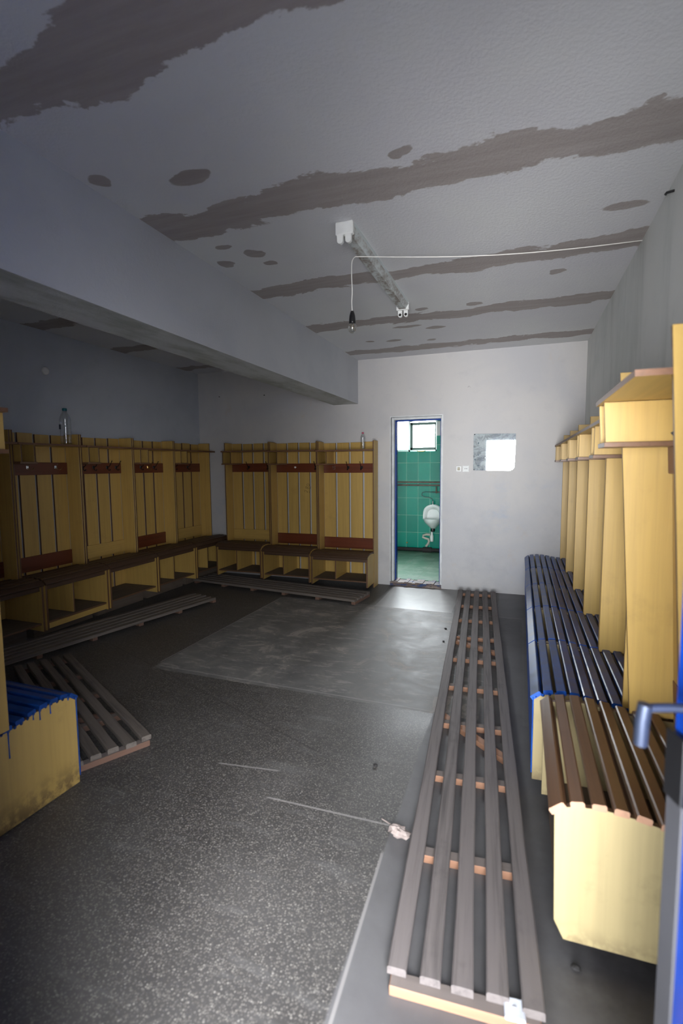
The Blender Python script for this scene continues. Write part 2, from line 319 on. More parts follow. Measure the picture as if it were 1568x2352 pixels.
# ------------------------------------------------------------------ mesh helpers
class MB:
    def __init__(s): s.v = []; s.f = []; s.mi = []; s.sm = []
    def add(s, vs, fs, mi=0, smooth=False):
        b = len(s.v); s.v += [tuple(v) for v in vs]
        for i, f in enumerate(fs):
            s.f.append([b + k for k in f]); s.mi.append(mi[i] if isinstance(mi, list) else mi); s.sm.append(smooth)
    def box(s, x0, x1, y0, y1, z0, z1, mi=0, edge=None, sh=None, bev=0.0):
        """box; with edge=k the faces across the two longer axes take material k (the thin rim of a board)"""
        if x1 < x0: x0, x1 = x1, x0
        if y1 < y0: y0, y1 = y1, y0
        if z1 < z0: z0, z1 = z1, z0
        e = min(bev, .45 * min(x1 - x0, y1 - y0, z1 - z0))
        if e > 0:
            vs = []; 
            for (sx_, sy_, sz_) in ((a, b, c) for a in (0, 1) for b in (0, 1) for c in (0, 1)):
                P = [(x0, x1)[sx_], (y0, y1)[sy_], (z0, z1)[sz_]]; I = [e * (1 - 2 * sx_), e * (1 - 2 * sy_), e * (1 - 2 * sz_)]
                for k in range(3):
                    p = [P[j] + (I[j] if j != k else 0) for j in range(3)]; vs.append(p)
            # vertex index: corner c*3+k lies on the face normal to axis k
            def C(a, b, c, k): return (a * 4 + b * 2 + c) * 3 + k
            fs = []; ax = []
            for k in range(3):
                for sd in (0, 1):
                    o = [(0, 0), (1, 0), (1, 1), (0, 1)]; f = []
                    for (p_, q_) in o:
                        t = [0, 0, 0]; t[k] = sd; t[(k + 1) % 3] = p_; t[(k + 2) % 3] = q_; f.append(C(*t, k))
                    if not sd: f.reverse()
                    fs.append(f); ax.append(k)
            for k in range(3):
                a_, b_ = (k + 1) % 3, (k + 2) % 3
                for p_ in (0, 1):
                    for q_ in (0, 1):
                        t0 = [0, 0, 0]; t0[a_] = p_; t0[b_] = q_; t1 = list(t0); t1[k] = 1
                        f = [C(*t0, a_), C(*t1, a_), C(*t1, b_), C(*t0, b_)]
                        if (p_ ^ q_): f.reverse()
                        f = f[::-1] if True else f
                        fs.append(f); ax.append(a_)
            for a in (0, 1):
                for b in (0, 1):
                    for c in (0, 1):
                        f = [C(a, b, c, 0), C(a, b, c, 1), C(a, b, c, 2)]
                        if (a + b + c) % 2 == 0: f.reverse()
                        fs.append(f); ax.append(0)
        else:
            vs = [(x, y, z) for x in (x0, x1) for y in (y0, y1) for z in (z0, z1)]
            fs = [[0, 1, 3, 2], [4, 6, 7, 5], [0, 4, 5, 1], [2, 3, 7, 6], [0, 2, 6, 4], [1, 5, 7, 3]]; ax = [0, 0, 1, 1, 2, 2]
        if edge is not None:
            d = (x1 - x0, y1 - y0, z1 - z0); th = d.index(min(d)); mis = [mi if a == th else edge for a in ax]
        else: mis = mi
        if sh: vs = [sh(v) for v in vs]
        s.add(vs, fs, mis)
        return s
    def prism(s, poly, axis, a0, a1, mi=0, edge=None):
        """poly: 2-D outline; extruded along axis from a0 to a1"""
        n = len(poly)
        def pt(p, a): return {'x': (a, p[0], p[1]), 'y': (p[0], a, p[1]), 'z': (p[0], p[1], a)}[axis]
        vs = [pt(p, a0) for p in poly] + [pt(p, a1) for p in poly]
        fs = [list(range(n)), list(range(2 * n - 1, n - 1, -1))]; mis = [mi, mi]
        for i in range(n): fs.append([i, i + n, (i + 1) % n + n, (i + 1) % n]); mis.append(mi if edge is None else edge)
        s.add(vs, fs, mis); return s
    def tube(s, pts, r, n=8, mi=0, caps=True):
        pts = [Vector(p) for p in pts]; rs = r if isinstance(r, (list, tuple)) else [r] * len(pts)
        t0 = (pts[1] - pts[0]).normalized(); a = t0.orthogonal().normalized(); vs = []
        for i, p in enumerate(pts):
            t = (pts[min(i + 1, len(pts) - 1)] - pts[max(i - 1, 0)]).normalized()
            a = (a - t * a.dot(t)).normalized(); b = t.cross(a)
            for k in range(n):
                th = 2 * math.pi * k / n; vs.append(p + (a * math.cos(th) + b * math.sin(th)) * rs[i])
        fs = [[i * n + k, i * n + (k + 1) % n, (i + 1) * n + (k + 1) % n, (i + 1) * n + k] for i in range(len(pts) - 1) for k in range(n)]
        s.add(vs, fs, mi, True)
        if caps: s.add(vs[:n], [list(range(n))[::-1]], mi); s.add(vs[-n:], [list(range(n))], mi)
        return s
    def lathe(s, prof, c=(0, 0, 0), n=24, mi=0, axis='z', scy=1.0):
        vs = []
        for (r, h) in prof:
            for k in range(n):
                t = 2 * math.pi * k / n; a, b = r * math.cos(t), r * math.sin(t) * scy
                vs.append({'z': (c[0] + a, c[1] + b, c[2] + h), 'x': (c[0] + h, c[1] + a, c[2] + b), 'y': (c[0] + b, c[1] + h, c[2] + a)}[axis])
        fs = [[i * n + k, i * n + (k + 1) % n, (i + 1) * n + (k + 1) % n, (i + 1) * n + k] for i in range(len(prof) - 1) for k in range(n)]
        s.add(vs, fs, mi, True); return s
    def build(s, name, mats, parent=None):
        me = bpy.data.meshes.new(name); me.from_pydata(s.v, [], s.f)
        mats = mats if isinstance(mats, (list, tuple)) else [mats]
        for m in mats: me.materials.append(M[m] if isinstance(m, str) else m)
        for p, mi, sm_ in zip(me.polygons, s.mi, s.sm): p.material_index = mi; p.use_smooth = sm_
        me.update(); me.validate()
        import bmesh
        bm = bmesh.new(); bm.from_mesh(me); bmesh.ops.recalc_face_normals(bm, faces=bm.faces); bm.to_mesh(me); bm.free()
        o = bpy.data.objects.new(name, me); COL.objects.link(o)
        if parent: o.parent = parent
        return o

def thing(name, label, cat, loc=(0, 0, 0), rz=0, group=None):
    o = bpy.data.objects.new(name, None); COL.objects.link(o); o.location = loc; o.rotation_euler = (0, 0, rz)
    o.empty_display_size = .1; o['label'] = label; o['category'] = cat
    if group: o['group'] = group
    return o
def tag(o, label, cat, group=None):
    o['label'] = label; o['category'] = cat
    if group: o['group'] = group
    return o
def struct(o, label, cat):
    o['kind'] = 'structure'; o['label'] = label; o['category'] = cat; return o

# ------------------------------------------------------------------ room shell
H = 2.75; D = 5.826; XR = .628; XL = -4.21
XB, XBL, ZB = -1.89, -2.214, 2.228
struct(MB().box(XL - .2, XR + .2, -.42, D + .02, -.12, 0).build('floor', 'floor'), 'dark speckled terrazzo floor with a smooth grey cement repair', 'floor')
struct(MB().box(XL - .2, XR + .2, -.4, D + .2, H, H + .15).build('ceiling', 'ceiling'), 'white ceiling with brown filler bands along its joints', 'ceiling')
b = MB()   # back wall with doorway
DX0, DX1, DZ = -1.475, -.868, 2.045
b.box(XL - .2, DX0, D, D + .18, 0, H); b.box(DX1, XR + .2, D, D + .18, 0, H); b.box(DX0, DX1, D, D + .18, DZ, H)
struct(b.build('wall_back', 'wall'), 'whitewashed far wall with a narrow doorway', 'wall')
struct(MB().box(XR, XR + .2, -.1, D, 0, H).build('wall_right', 'wall_r'), 'streaked grey wall behind the blue benches', 'wall')
struct(MB().box(XL - .2, XL, -.1, D, 0, H).build('wall_left', 'wall_l'), 'blue-grey wall behind the left row of racks', 'wall')
b = MB(); b.box(XL, -1.95, -.40, 1.11, 0, H); b.box(-1.95, -.475, -.40, .25, 0, H); b.box(.52, XR + .2, -.40, .25, 0, H); b.box(-.475, .52, -.40, .25, 2.06, H)  # outer reveal, out of view, made deep to cut off oblique daylight
struct(b.build('wall_front', 'wall_l'), 'entrance wall behind the camera', 'wall')
struct(MB().box(XBL, XB, .25, D, ZB, H).build('trim_1', 'beam'), 'deep plastered ceiling beam running to the far wall', 'beam')
b = MB(); b.box(-.475, -.44, .06, .26, 0, 2.06); b.box(.48, .52, .06, .27, 0, 2.06); b.box(-.44, .48, .06, .26, 2.01, 2.06)
struct(b.build('door_3', 'steel_frame'), 'pale steel frame of the entrance doorway', 'door frame')
struct(MB().box(-2.5, 2.5, -2.4, -.42, -.16, -.04).build('trim_2', 'floor'), 'outdoor step behind the entrance', 'step')

# washroom beyond the doorway
WY, WZ, WF = 8.05, H, .05
b = MB(); wx0, wx1, wz0, wz1 = -2.34, -1.285, 1.70, 2.55
tb_ = 1.95
b.box(-2.7, wx0, WY, WY + .18, 0, wz0); b.box(wx0, wx1, WY, WY + .18, 0, wz0); b.box(wx1, -.1, WY, WY + .18, 0, tb_)
b.box(-2.7, wx0, WY, WY + .18, wz0, tb_)
b.box(-2.7, wx0, WY, WY + .18, tb_, WZ, 1); b.box(wx0, wx1, WY, WY + .18, wz1, WZ, 1); b.box(wx1, -.1, WY, WY + .18, tb_, WZ, 1)
struct(b.build('wall_washroom_back', ['tile', 'wall']), 'green tiled washroom wall below the window', 'wall')
b = MB(); b.box(-2.9, -2.7, D + .18, WY + .18, 0, tb_); b.box(-2.9, -2.7, D + .18, WY + .18, tb_, WZ, 1); b.box(-.1, .1, D + .18, WY + .18, 0, tb_); b.box(-.1, .1, D + .18, WY + .18, tb_, WZ, 1)
struct(b.build('wall_washroom_side', ['tile_y', 'wall']), 'green tiled side walls of the washroom', 'wall')
struct(MB().box(-2.9, .1, D + .16, WY + .1, -.1, WF).build('floor_washroom', 'tile_floor'), 'worn green tiled washroom floor', 'floor')
struct(MB().box(-2.9, .1, D + .18, WY + .18, WZ, WZ + .1).build('ceiling_washroom', 'wall'), 'white washroom ceiling', 'ceiling')
wn = struct(thing('window_1', '', '', (0, 0, 0)), 'high white window with an open top-hung sash above the green tiles', 'window')
b = MB(); 
for a in ((wx0, wx0 + .04, wz0, wz1), (wx1 - .03, wx1, wz0, wz1), (wx0, wx1, wz0, wz0 + .035), (wx0, wx1, wz1 - .04, wz1), (-1.76, -1.725, wz0, wz1)): b.box(a[0], a[1], WY + .06, WY + .11, a[2], a[3], bev=.004)
b.build('window_frame', 'white_plastic', wn)
sx0, sx1, sz0, sz1 = -1.715, -1.30, 1.725, 2.17
b = MB(); g = .042
for a in ((sx0, sx0 + g, sz0, sz1), (sx1 - .012, sx1, sz0, sz1), (sx0, sx1, sz0, sz0 + g), (sx0, sx1, sz1 - g, sz1)): b.box(a[0], a[1], WY - .01, WY + .03, a[2], a[3], bev=.004)
sash = b.build('sash', plain('grey_green_sash', (.10, .17, .15), .4), wn)
MB().box(sx0 + g, sx1 - .012, WY + .008, WY + .012, sz0 + g, sz1 - g).build('pane', 'glass', sash)
MB().box(wx0 + .04, -1.76, WY + .083, WY + .087, wz0 + .03, wz1 - .04).build('pane', 'glass', wn)
MB().tube([(-1.60, WY - .01, 1.715), (-1.57, WY - .05, 1.70), (-1.49, WY - .05, 1.70), (-1.46, WY - .02, 1.712)], .007, 8).build('stay_handle', 'brass', wn)

# doorway frame and threshold of the washroom
dr = struct(thing('door_1', '', ''), 'narrow doorway with blue steel frame and worn threshold', 'doorway')
b = MB(); b.box(DX0, DX0 + .032, D + .02, D + .17, .0, DZ, bev=.003); b.box(DX1 - .016, DX1, D + .02, D + .17, 0, DZ, bev=.003); b.box(DX0 + .032, DX1 - .016, D + .02, D + .17, DZ - .03, DZ, bev=.003)
b.build('frame_lining', 'steel_frame', dr)
b = MB(); b.box(DX0 + .032, DX0 + .044, D + .08, D + .16, .03, DZ - .03, bev=.003); b.box(DX1 - .028, DX1 - .016, D + .06, D + .20, .03, DZ - .03, bev=.003); b.box(DX0 + .044, DX1 - .028, D + .06, D + .20, DZ - .046, DZ - .03, bev=.003)
b.build('frame_rebate', 'blue_door', dr)
b = MB(); n = 14
for i in range(n):
    x0 = DX0 - .01 + i * (DX1 - DX0 + .02) / n; x1 = x0 + (DX1 - DX0 + .02) / n
    h = .048 + .006 * math.sin(i * 1.9); b.box(x0, x1, D - .012 + .004 * math.sin(i * 2.7), D + .19, 0, h)
b.build('threshold', 'sill', dr)
# plaster lip around the doorway
b = MB(); b.box(DX0 - .012, DX0, D - .006, D + .03, .02, DZ + .012); b.box(DX1, DX1 + .012, D - .006, D + .03, .02, DZ + .012); b.box(DX0, DX1, D - .006, D + .03, DZ, DZ + .012)
b.build('plaster_lip', 'steel_frame', dr)

# blue entrance door, opened inwards beside the camera
ang = math.atan2(.96 - .25, .262 - .50)
LW = .745
d2 = struct(thing('door_2', '', '', (.500, .265, 0), ang), 'blue painted entrance door standing open at the right edge', 'door')
b = MB(); b.box(0, LW, -.04, 0, .01, 2.0, bev=.004); b.build('door_leaf', 'blue_door', d2)
b = MB(); b.box(LW - .038, LW + .002, -.001, .006, .30, .88, bev=.001); b.build('edge_strip', 'grey_edge', d2)
b = MB(); b.box(LW - .045, LW + .003, -.001, .012, .88, 1.0, bev=.002); b.build('lock_plate', 'black', d2)
hz = 1.062
b = MB(); b.box(LW - .075, LW - .035, 0, .008, hz - .10, hz + .06, bev=.003)
b.tube([(LW - .055, .0, hz), (LW - .055, .05, hz + .002), (LW - .055, .088, hz + .001)], .0075, 12)
b.tube([(LW - .055, .085, hz + .008), (LW - .054, .088, hz - .02), (LW - .052, .088, hz - .062)], [.011, .0115, .011], 12)
b.build('handle', 'handle', d2)

# ------------------------------------------------------------------ wooden bench-and-rack units
# local frame: x to the right when facing the unit, y = 0 at the wall (front is -y), z up
T = .018
def seat_z(d, dep, zs):
    """height of the curved seat at distance d from the wall"""
    u = dep - d
    pts = [(0, -.036), (.03, -.014), (.07, -.003), (.14, .003), (.20, -.001), (.27, -.015), (.33, -.022), (.6, -.025)]
    for (a, za), (b_, zb_) in zip(pts, pts[1:]):
        if u <= b_: k = (u - a) / (b_ - a); return zs + za + (zb_ - za) * k
    return zs - .025
def hook_mesh(b, x, y, z, kind):
    if kind == 'chrome':
        b.box(x - .012, x + .012, y - .004, y, z - .012, z + .02, bev=.002)
        b.tube([(x, y - .004, z), (x + .005, y - .025, z - .018), (x + .01, y - .05, z - .018), (x + .014, y - .068, z)], .0032, 8)
        b.tube([(x, y - .004, z + .012), (x, y - .02, z + .022), (x, y - .03, z + .035)], .003, 8)
    elif kind == 'knob':
        b.lathe([(.0, -.03), (.010, -.028), (.013, -.018), (.007, -.008), (.008, 0)], (x, y, z), 14, axis='y')
    elif kind == 'plate':
        for dz_ in (-.012, .012):
            b.tube([(x + .016 * math.cos(t * math.pi / 6), y - .004, z + dz_ + .012 * math.sin(t * math.pi / 6)) for t in range(13)], .003, 6)
    else:
        b.box(x - .016, x + .016, y - .008, y, z - .016, z + .016, bev=.004)
        b.tube([(x, y - .006, z), (x, y - .035, z + .012), (x, y - .065, z + .055), (x, y - .075, z + .07)], [.004, .004, .0035, .005], 8)
        b.tube([(x, y - .006, z - .008), (x, y - .02, z - .03), (x, y - .04, z - .032), (x, y - .045, z - .018)], [.004, .004, .004, .006], 8)
HK = {'chrome': 'chrome', 'knob': 'white_plastic', 'plate': 'chrome', 'black': 'black_metal', 'brass': 'brass'}
def unit(label, loc, rz, W, dep=.48, zb=0., zs=.45, zt=1.77, seat='brown_dark', lower='red', hooks=(), divider=None, kick=False,
         closed=None, floor_end=False, lean=0., plinth=0., group=None, ends='yellow_panel', near_chip=False, rail=True, upbox=False, wide=.037, nsl=8, seatov=.0, pd=.19, drips=None, paint='blue'):
    t = thing('changing_room_bench', label, 'bench', loc, rz, group)
    zk = zs - .03
    def sh(v):   # lean of the upper part towards the room
        return (v[0], v[1] - max(0, v[2] - zk) * lean, v[2])
    # back planks
    b = MB(); iw = W - 2 * T; gap = .021; pw = (iw - 3 * gap) / 4
    for k in range(4):
        x0 = T + k * (pw + gap); b.box(x0, x0 + pw, -.018, 0, zb + .06, zt + random.uniform(-.006, .004), 0, 1, sh, .0015)
    b.build('backboard', ['yz', 'edge'], t)
    for sd in (0, 1):
        x0 = 0 if sd == 0 else W - T
        z0 = 0. if (floor_end and sd == 1) else zs - .036
        b = MB(); b.box(x0 + .001, x0 + T - .001, -pd, -.0185, z0, zt + .008, 0, 1, sh, .0015); b.build('side_panel', ['yz', 'edge'], t)
    # shelf
    zsf = zt - .115; sd_ = pd + .085
    b = MB(); w0, w1, yp = .001, W - .001, -(pd + .001)
    b.prism([(w0, -sd_), (w1, -sd_), (w1, yp), (w1 - T, yp), (w1 - T, -.02), (w0 + T, -.02), (w0 + T, yp), (w0, yp)], 'z', zsf, zsf + .017, 0, 1); b.v = [sh(v_) for v_ in b.v]
    b.build('shelf', ['yx', 'edgex'], t)
    # cubby under the shelf
    cx0, cx1 = T + .002, T + .135; cz0 = zsf - .145
    cu = MB(); cu.box(cx0, cx0 + .014, -sd_ + .008, -.02, cz0, zsf - .001, 0, 2, sh, .001).box(cx1 - .014, cx1, -sd_ + .008, -.02, cz0, zsf - .001, 0, 2, sh, .001)
    cu.box(cx0 - .012, cx1 + .012, -sd_ + .002, -.02, cz0 - .017, cz0, 1, 1, sh, .001)
    cu.build('cubby', ['yz', 'brown', 'edge'], t)
    # hook rail
    hr = MB().box(T + .002, W - T - .002, -.037, -.019, zt - .375, zt - .262, 0, None, sh, .002).build('hook_rail', 'red', t)
    for hx, kind in hooks:
        b = MB(); p = sh((hx * W, -.037, zt - .31)); hook_mesh(b, p[0], p[1], p[2], kind); b.build('coat_hook', HK[kind], hr)
    if rail:
        MB().box(T + .002, W - T - .002, -.036, -.019, zs - .01, zs + .125, 0, None, sh, .002).build('lower_rail', {'red': 'red', 'yellow': 'yx'}[lower], t)
    # bench ends
    def endpoly(chip):
        d1 = dep - .012; pl = [(-.021, zb + .01)]
        if chip: pl += [(-(d1 - .035), zb + .0), (-(d1 - .008), zb + .055)]
        else: pl += [(-d1, zb)]
        m = 14
        pl += [(-(d1 + (.021 - d1) * i / m), seat_z(d1 + (.021 - d1) * i / m, dep, zs) - .02) for i in range(m + 1)]
        return pl
    for sd in (0, 1):
        x0 = .006 if sd == 0 else W - .024
        b = MB(); b.prism(endpoly(near_chip and sd == 1), 'x', x0, x0 + .018, 0, 1); e = b.build('bench_end', [ends, 'edge'], t)
        if drips and sd == drips[0]:
            bb = MB(); xs = x0 + (.0195 if sd == 1 else -.0015)
            for (dd, L) in drips[1]:
                zt_ = seat_z(dep - dd, dep, zs) - .012; pts = [(xs, -(dep - dd), zt_ - L * k / 5) for k in range(6)]; bb.tube(pts, [.0035, .003, .0024, .0022, .0026, .0032], 8)
            for i in range(16):
                dd = .02 + .028 * i; zt_ = seat_z(dep - dd, dep, zs); bb.lathe([(.0, -.0015), (.004 + .004 * random.random(), 0), (.0, .0015)], (xs, -(dep - dd), zt_ - .021), 10, axis='x')
            bb.build('paint_drips', paint, e)
    # front apron rail, under-seat bearer
    b = MB(); b.box(.024, W - .024, -(dep - .05), -(dep - .03), zs - .10, zs - .045, 0, 1, None, .002); b.box(.024, W - .024, -.30, -.28, zs - .08, zs - .04, 0, 1)
    b.build('seat_bearer', ['brown_dark', 'edge'], t)
    if divider:
        MB().box(divider * W - .008, divider * W + .008, -(dep - .06), -.021, zb + .07, zs - .06, 0, 1, None, .001).build('divider', [ends, 'edge'], t)
    if closed:
        MB().box(.002, W - .002, -(dep - .006), -(dep - .011), zb + .03, zs - .045, 0, None, None, .002).build('front_panel', closed, t)
    MB().box(.025, W - .025, -(dep - .03), -.021, zb + .055, zb + .07, 0, 1, None, .001).build('shoe_shelf', ['inner', 'edge'], t)
    if kick:
        MB().box(.025, W - .025, -(dep - .03), -(dep - .045), zb + .005, zb + .053, 0, None, None, .002).build('kick_board', 'yx', t)
    if plinth > 0:
        MB().box(.03, W - .03, -(dep - .21), -.03, 0, zb + .054, 0).build('plinth', 'inner', t)
    # curved slatted seat
    b = MB(); run = dep - .075; gp = (run - nsl * wide) / (nsl - 1); es = 1 if seat in ('brown', 'blue_slat') else 0
    for k in range(nsl):
        da = dep + .006 - k * (wide + gp); db = da - wide
        za, zbb = seat_z(da, dep, zs), seat_z(db, dep, zs)
        if k == 0: za -= .004
        L0, L1 = .004 - seatov, W - .004 + seatov
        j = random.uniform(-.003, .003)
        na = Vector((0, -(db - da), zbb - za)); tt = Vector((-(db - da), zbb - za)).normalized(); nn = Vector((-tt.y, tt.x))
        pa = Vector((-da, za)); pb = Vector((-db, zbb)); th = .02
        r = .004
        poly = [pa - nn * th, pb - nn * th, pb - nn * r, pb - tt * r, pa + tt * r, pa - nn * r]
        b.prism([(p.x, p.y) for p in poly], 'x', L0 + j, L1 + j, 0)
        # end-grain faces
        b.mi[-8] = es; b.mi[-7] = es
    b.build('seat', [seat, 'pale' if seat == 'brown' else (paint if seat == 'blue_slat' else seat)], t)
    if upbox:
        b = MB(); b.box(W - .24, W - .02, -sd_ - .01, -.03, zsf + .019, zsf + .285, 0, 1, None, .002); b.box(W - .25, W - .012, -sd_ - .018, -.03, zsf + .285, zsf + .305, 1, 1, None, .002)
        b.build('upper_box', ['yx', 'brown'], t)
    return t

PI = math.pi
# left row (units face +x); local x runs along +y
LX = XL + .012
ly = [2.27, 2.955, 3.645, 4.335, 5.02, 5.78]
GL = 'slatted yellow bench racks along the left wall'
Lk = dict(ends='yz', dep=.478, zb=.10, zs=.545, zt=1.785, plinth=.1, group=GL)
unit('nearest left-wall bench rack, cut off by the left edge of the photo', (LX, ly[0], 0), PI / 2, ly[1] - ly[0] - .006, lower='red', divider=None, hooks=((.5, 'black'),), **Lk)
unit('yellow bench rack with two chrome hooks and tall clear bottle on shelf', (LX, ly[1], 0), PI / 2, ly[2] - ly[1] - .006, lower='red', divider=.47, kick=True, hooks=((.36, 'chrome'), (.78, 'chrome')), **Lk)
unit('left-wall bench rack with pale lower board and undivided shoe box', (LX, ly[2], 0), PI / 2, ly[3] - ly[2] - .006, lower='yellow', divider=None, hooks=((.22, 'black'), (.42, 'black'), (.68, 'black'), (.86, 'black')), **Lk)
unit('left-wall bench rack with brass hook and red-brown lower board', (LX, ly[3], 0), PI / 2, ly[4] - ly[3] - .006, lower='red', divider=.47, hooks=((.15, 'black'), (.4, 'black'), (.58, 'brass'), (.72, 'black')), **Lk)
unit('left-wall bench rack standing in the far left corner', (LX, ly[4], 0), PI / 2, ly[5] - ly[4] - .02, lower='yellow', divider=.4, hooks=((.25, 'black'), (.6, 'black')), **Lk)
# back row
bx = [-3.69, -3.02, -2.355, -1.628]; BY = D - .012
GB = 'slatted yellow bench racks on the far wall'
unit('far-wall bench rack nearest the corner, with pale lower board', (bx[0], BY, 0), 0, bx[1] - bx[0] - .004, dep=.458, zb=.075, zs=.505, zt=1.778, ends='yz', lower='yellow', divider=.42, hooks=((.42, 'black'), (.86, 'black')), group=GB)
o_b2 = unit('middle far-wall bench rack with white knob and pen scribble', (bx[1], BY, 0), 0, bx[2] - bx[1] - .004, dep=.458, zb=.065, zs=.475, zt=1.770, ends='yz', lower='red', divider=.42, hooks=((.45, 'knob'), (.88, 'black')), group=GB)
unit('far-wall bench rack beside the doorway with bottle on its shelf', (bx[2], BY, 0), 0, bx[3] - bx[2] - .002, dep=.458, zb=.055, zs=.45, zt=1.762, ends='yz', lower='red', divider=.42, hooks=((.22, 'plate'), (.48, 'black'), (.72, 'black')), floor_end=True, group=GB)
# pen scribble 280 on the middle unit, running up the third plank
b = MB()
def stroke(pts, ox, oz, s_, a):
    P_ = []
    for (u, v_) in pts: P_.append((ox + s_ * (u * math.cos(a) - v_ * math.sin(a)), -.0192, oz + s_ * (u * math.sin(a) + v_ * math.cos(a))))
    b.tube(P_, .0016, 6)
a_ = math.radians(72); ox, oz = .452, 1.13
stroke([(0, .75), (.15, 1), (.45, .95), (.5, .7), (.2, .3), (0, 0), (.25, .1), (.6, 0)], ox, oz, .05, a_)
stroke([(1.25, 1.0), (.95, .85), (1.1, .6), (1.4, .4), (1.3, .05), (1.0, .1), (1.05, .4), (1.4, .7), (1.5, .95), (1.25, 1.0)], ox, oz, .05, a_)
stroke([(2.0 + .28 * math.cos(k * PI / 5), .5 + .4 * math.sin(k * PI / 5)) for k in range(11)], ox, oz, .05, a_)
stroke([(.1, -.35), (.6, -.45), (1.2, -.35), (1.9, -.4)], ox, oz, .05, a_)
b.build('pen_scribble', 'ink', o_b2)['label'] = 'number 280 scribbled in pen'
# right row (units face -x); local x runs along -y
RX = XR - .012
ry = [5.81, 5.085, 4.375, 3.66, 2.955, 2.262]
GR = 'blue slatted bench racks along the right wall'
nm = ['blue slatted bench rack in the far right corner', 'second blue slatted bench rack from the far wall', 'middle blue slatted bench rack of the right row',
      'second nearest blue slatted bench rack of the right row', 'nearest blue slatted bench rack, pale end panel dripped with paint']
for i in range(5):
    unit(nm[i], (RX, ry[i], 0), -PI / 2, ry[i] - ry[i + 1] - .005, dep=.548, zb=.045, zs=.475, zt=1.77, seat='blue_slat', lower='yellow', closed='blue', pd=.19,
         hooks=((.75, 'black'),), rail=False, group=GR, wide=.039, nsl=9, drips=((1, ((.10, .035), (.135, .05), (.16, .045), (.22, .03))) if i == 4 else None))
unit('brown slatted bench rack nearest the entrance door, unpainted seat', (RX + .0, 2.175, 0), -PI / 2, .705, dep=.512, zb=.06, zs=.505, zt=1.80, seat='brown', lower='red', lean=.062, pd=.185,
     near_chip=True, hooks=((.52, 'black'),), wide=.038, nsl=8, seatov=.004)
# near left unit (faces +y); local x runs along -x
unit('blue slatted bench at the left edge near the camera, end panel dripped', (-1.902, 1.155, 0), PI, .70, dep=.485, zb=.0, zs=.455, zt=1.80, seat='blue_slat', lower='yellow', closed='blue_slat', paint='blue_slat', ends='yz_low', hooks=(),
     pd=.16, wide=.037, drips=(0, ((.05, .02), (.14, .05), (.19, .05), (.22, .03), (.33, .12))))

# ------------------------------------------------------------------ duckboards
def duckboard(label, a, b_, width, nb, nsl=5, sw=.056, diag=(), name='duckboard', z0=0., over=.0, bmat='batten_old', deck='grey_wood_dark'):
    """slatted floor grating from end point a to end point b_ (centre line)"""
    a = Vector(a); b_ = Vector(b_); L = (b_ - a).length; an = math.atan2(b_.y - a.y, b_.x - a.x)
    t = thing(name, label, 'duckboard', (a.x, a.y, z0), an, 'wooden floor duckboards')
    gp = (width - nsl * sw) / (nsl - 1)
    b = MB()
    for k in range(nsl):
        y0 = -width / 2 + k * (sw + gp); n = 16; e0 = over + random.uniform(-.008, .012); e1 = L + random.uniform(-.008, .006); ph = random.random() * 6; amp = random.uniform(.002, .005)
        vs = []; fs = []
        for i in range(n + 1):
            x = e0 + (e1 - e0) * i / n; dy = amp * math.sin(ph + 3 * i / n); hw = sw / 2 + .0015 * math.sin(i * 2.1 + k)
            yc = y0 + sw / 2 + dy; zt_ = .056 + .001 * math.sin(i + k)
            vs += [(x, yc - hw, .031), (x, yc + hw, .031), (x, yc + hw, zt_ - .004), (x, yc + hw - .004, zt_), (x, yc - hw + .004, zt_), (x, yc - hw, zt_ - .004)]
        for i in range(n):
            for j in range(6): fs.append([i * 6 + j, i * 6 + (j + 1) % 6, (i + 1) * 6 + (j + 1) % 6, (i + 1) * 6 + j])
        fs += [[5, 4, 3, 2, 1, 0], [n * 6 + j for j in range(6)]]
        b.add(vs, fs, 0)
    b.build('slat_deck', deck, t)
    for k in range(nb):
        x = .0 + (L - .05) * k / (nb - 1); jj = random.uniform(-.012, .012)
        bb = MB(); bb.box(x, x + .045, -width / 2 + .008, width / 2 - .008 + jj * .3, 0, .0305, 0, None, None, .002)
        for i_, f_ in enumerate(bb.f):
            if all(bb.v[q_][2] > .03 for q_ in f_): bb.mi[i_] = 1
        bb.build('cross_batten', [bmat, 'batten_top'], t)
    for (x0, y0, x1, y1) in diag:
        L2 = math.hypot(x1 - x0, y1 - y0); ux, uy = (x1 - x0) / L2, (y1 - y0) / L2; w2 = .02
        bb = MB(); pl = [(x0 - uy * w2, y0 + ux * w2), (x0 + uy * w2, y0 - ux * w2), (x1 + uy * w2, y1 - ux * w2), (x1 - uy * w2, y1 + ux * w2)]
        bb.prism(pl, 'z', .001, .029, 0); bb.build('brace', [bmat], t)
    return t
duckboard('long grey duckboard in front of the blue benches', (-.113, 1.215), (-.433, 5.63), .412, 10, over=.022, bmat='batten', deck='grey_wood', diag=((2.08 - .9, -.19, 1.02 + .55, .17), (2.62, -.19, 2.86, .19)))
duckboard('duckboard laid along the foot of the far-wall bench racks', (-1.59, 5.03), (-3.86, 5.345), .40, 6, sw=.054)
duckboard('duckboard lying beside the left-wall bench racks', (-3.265, 4.51), (-3.735, 2.23), .365, 6, sw=.052)
duckboard('short duckboard lying askew behind the near blue bench', (-1.89, 1.82), (-3.30, 2.56), .375, 5, sw=.05, diag=((.42, -.14, .62, .16),))

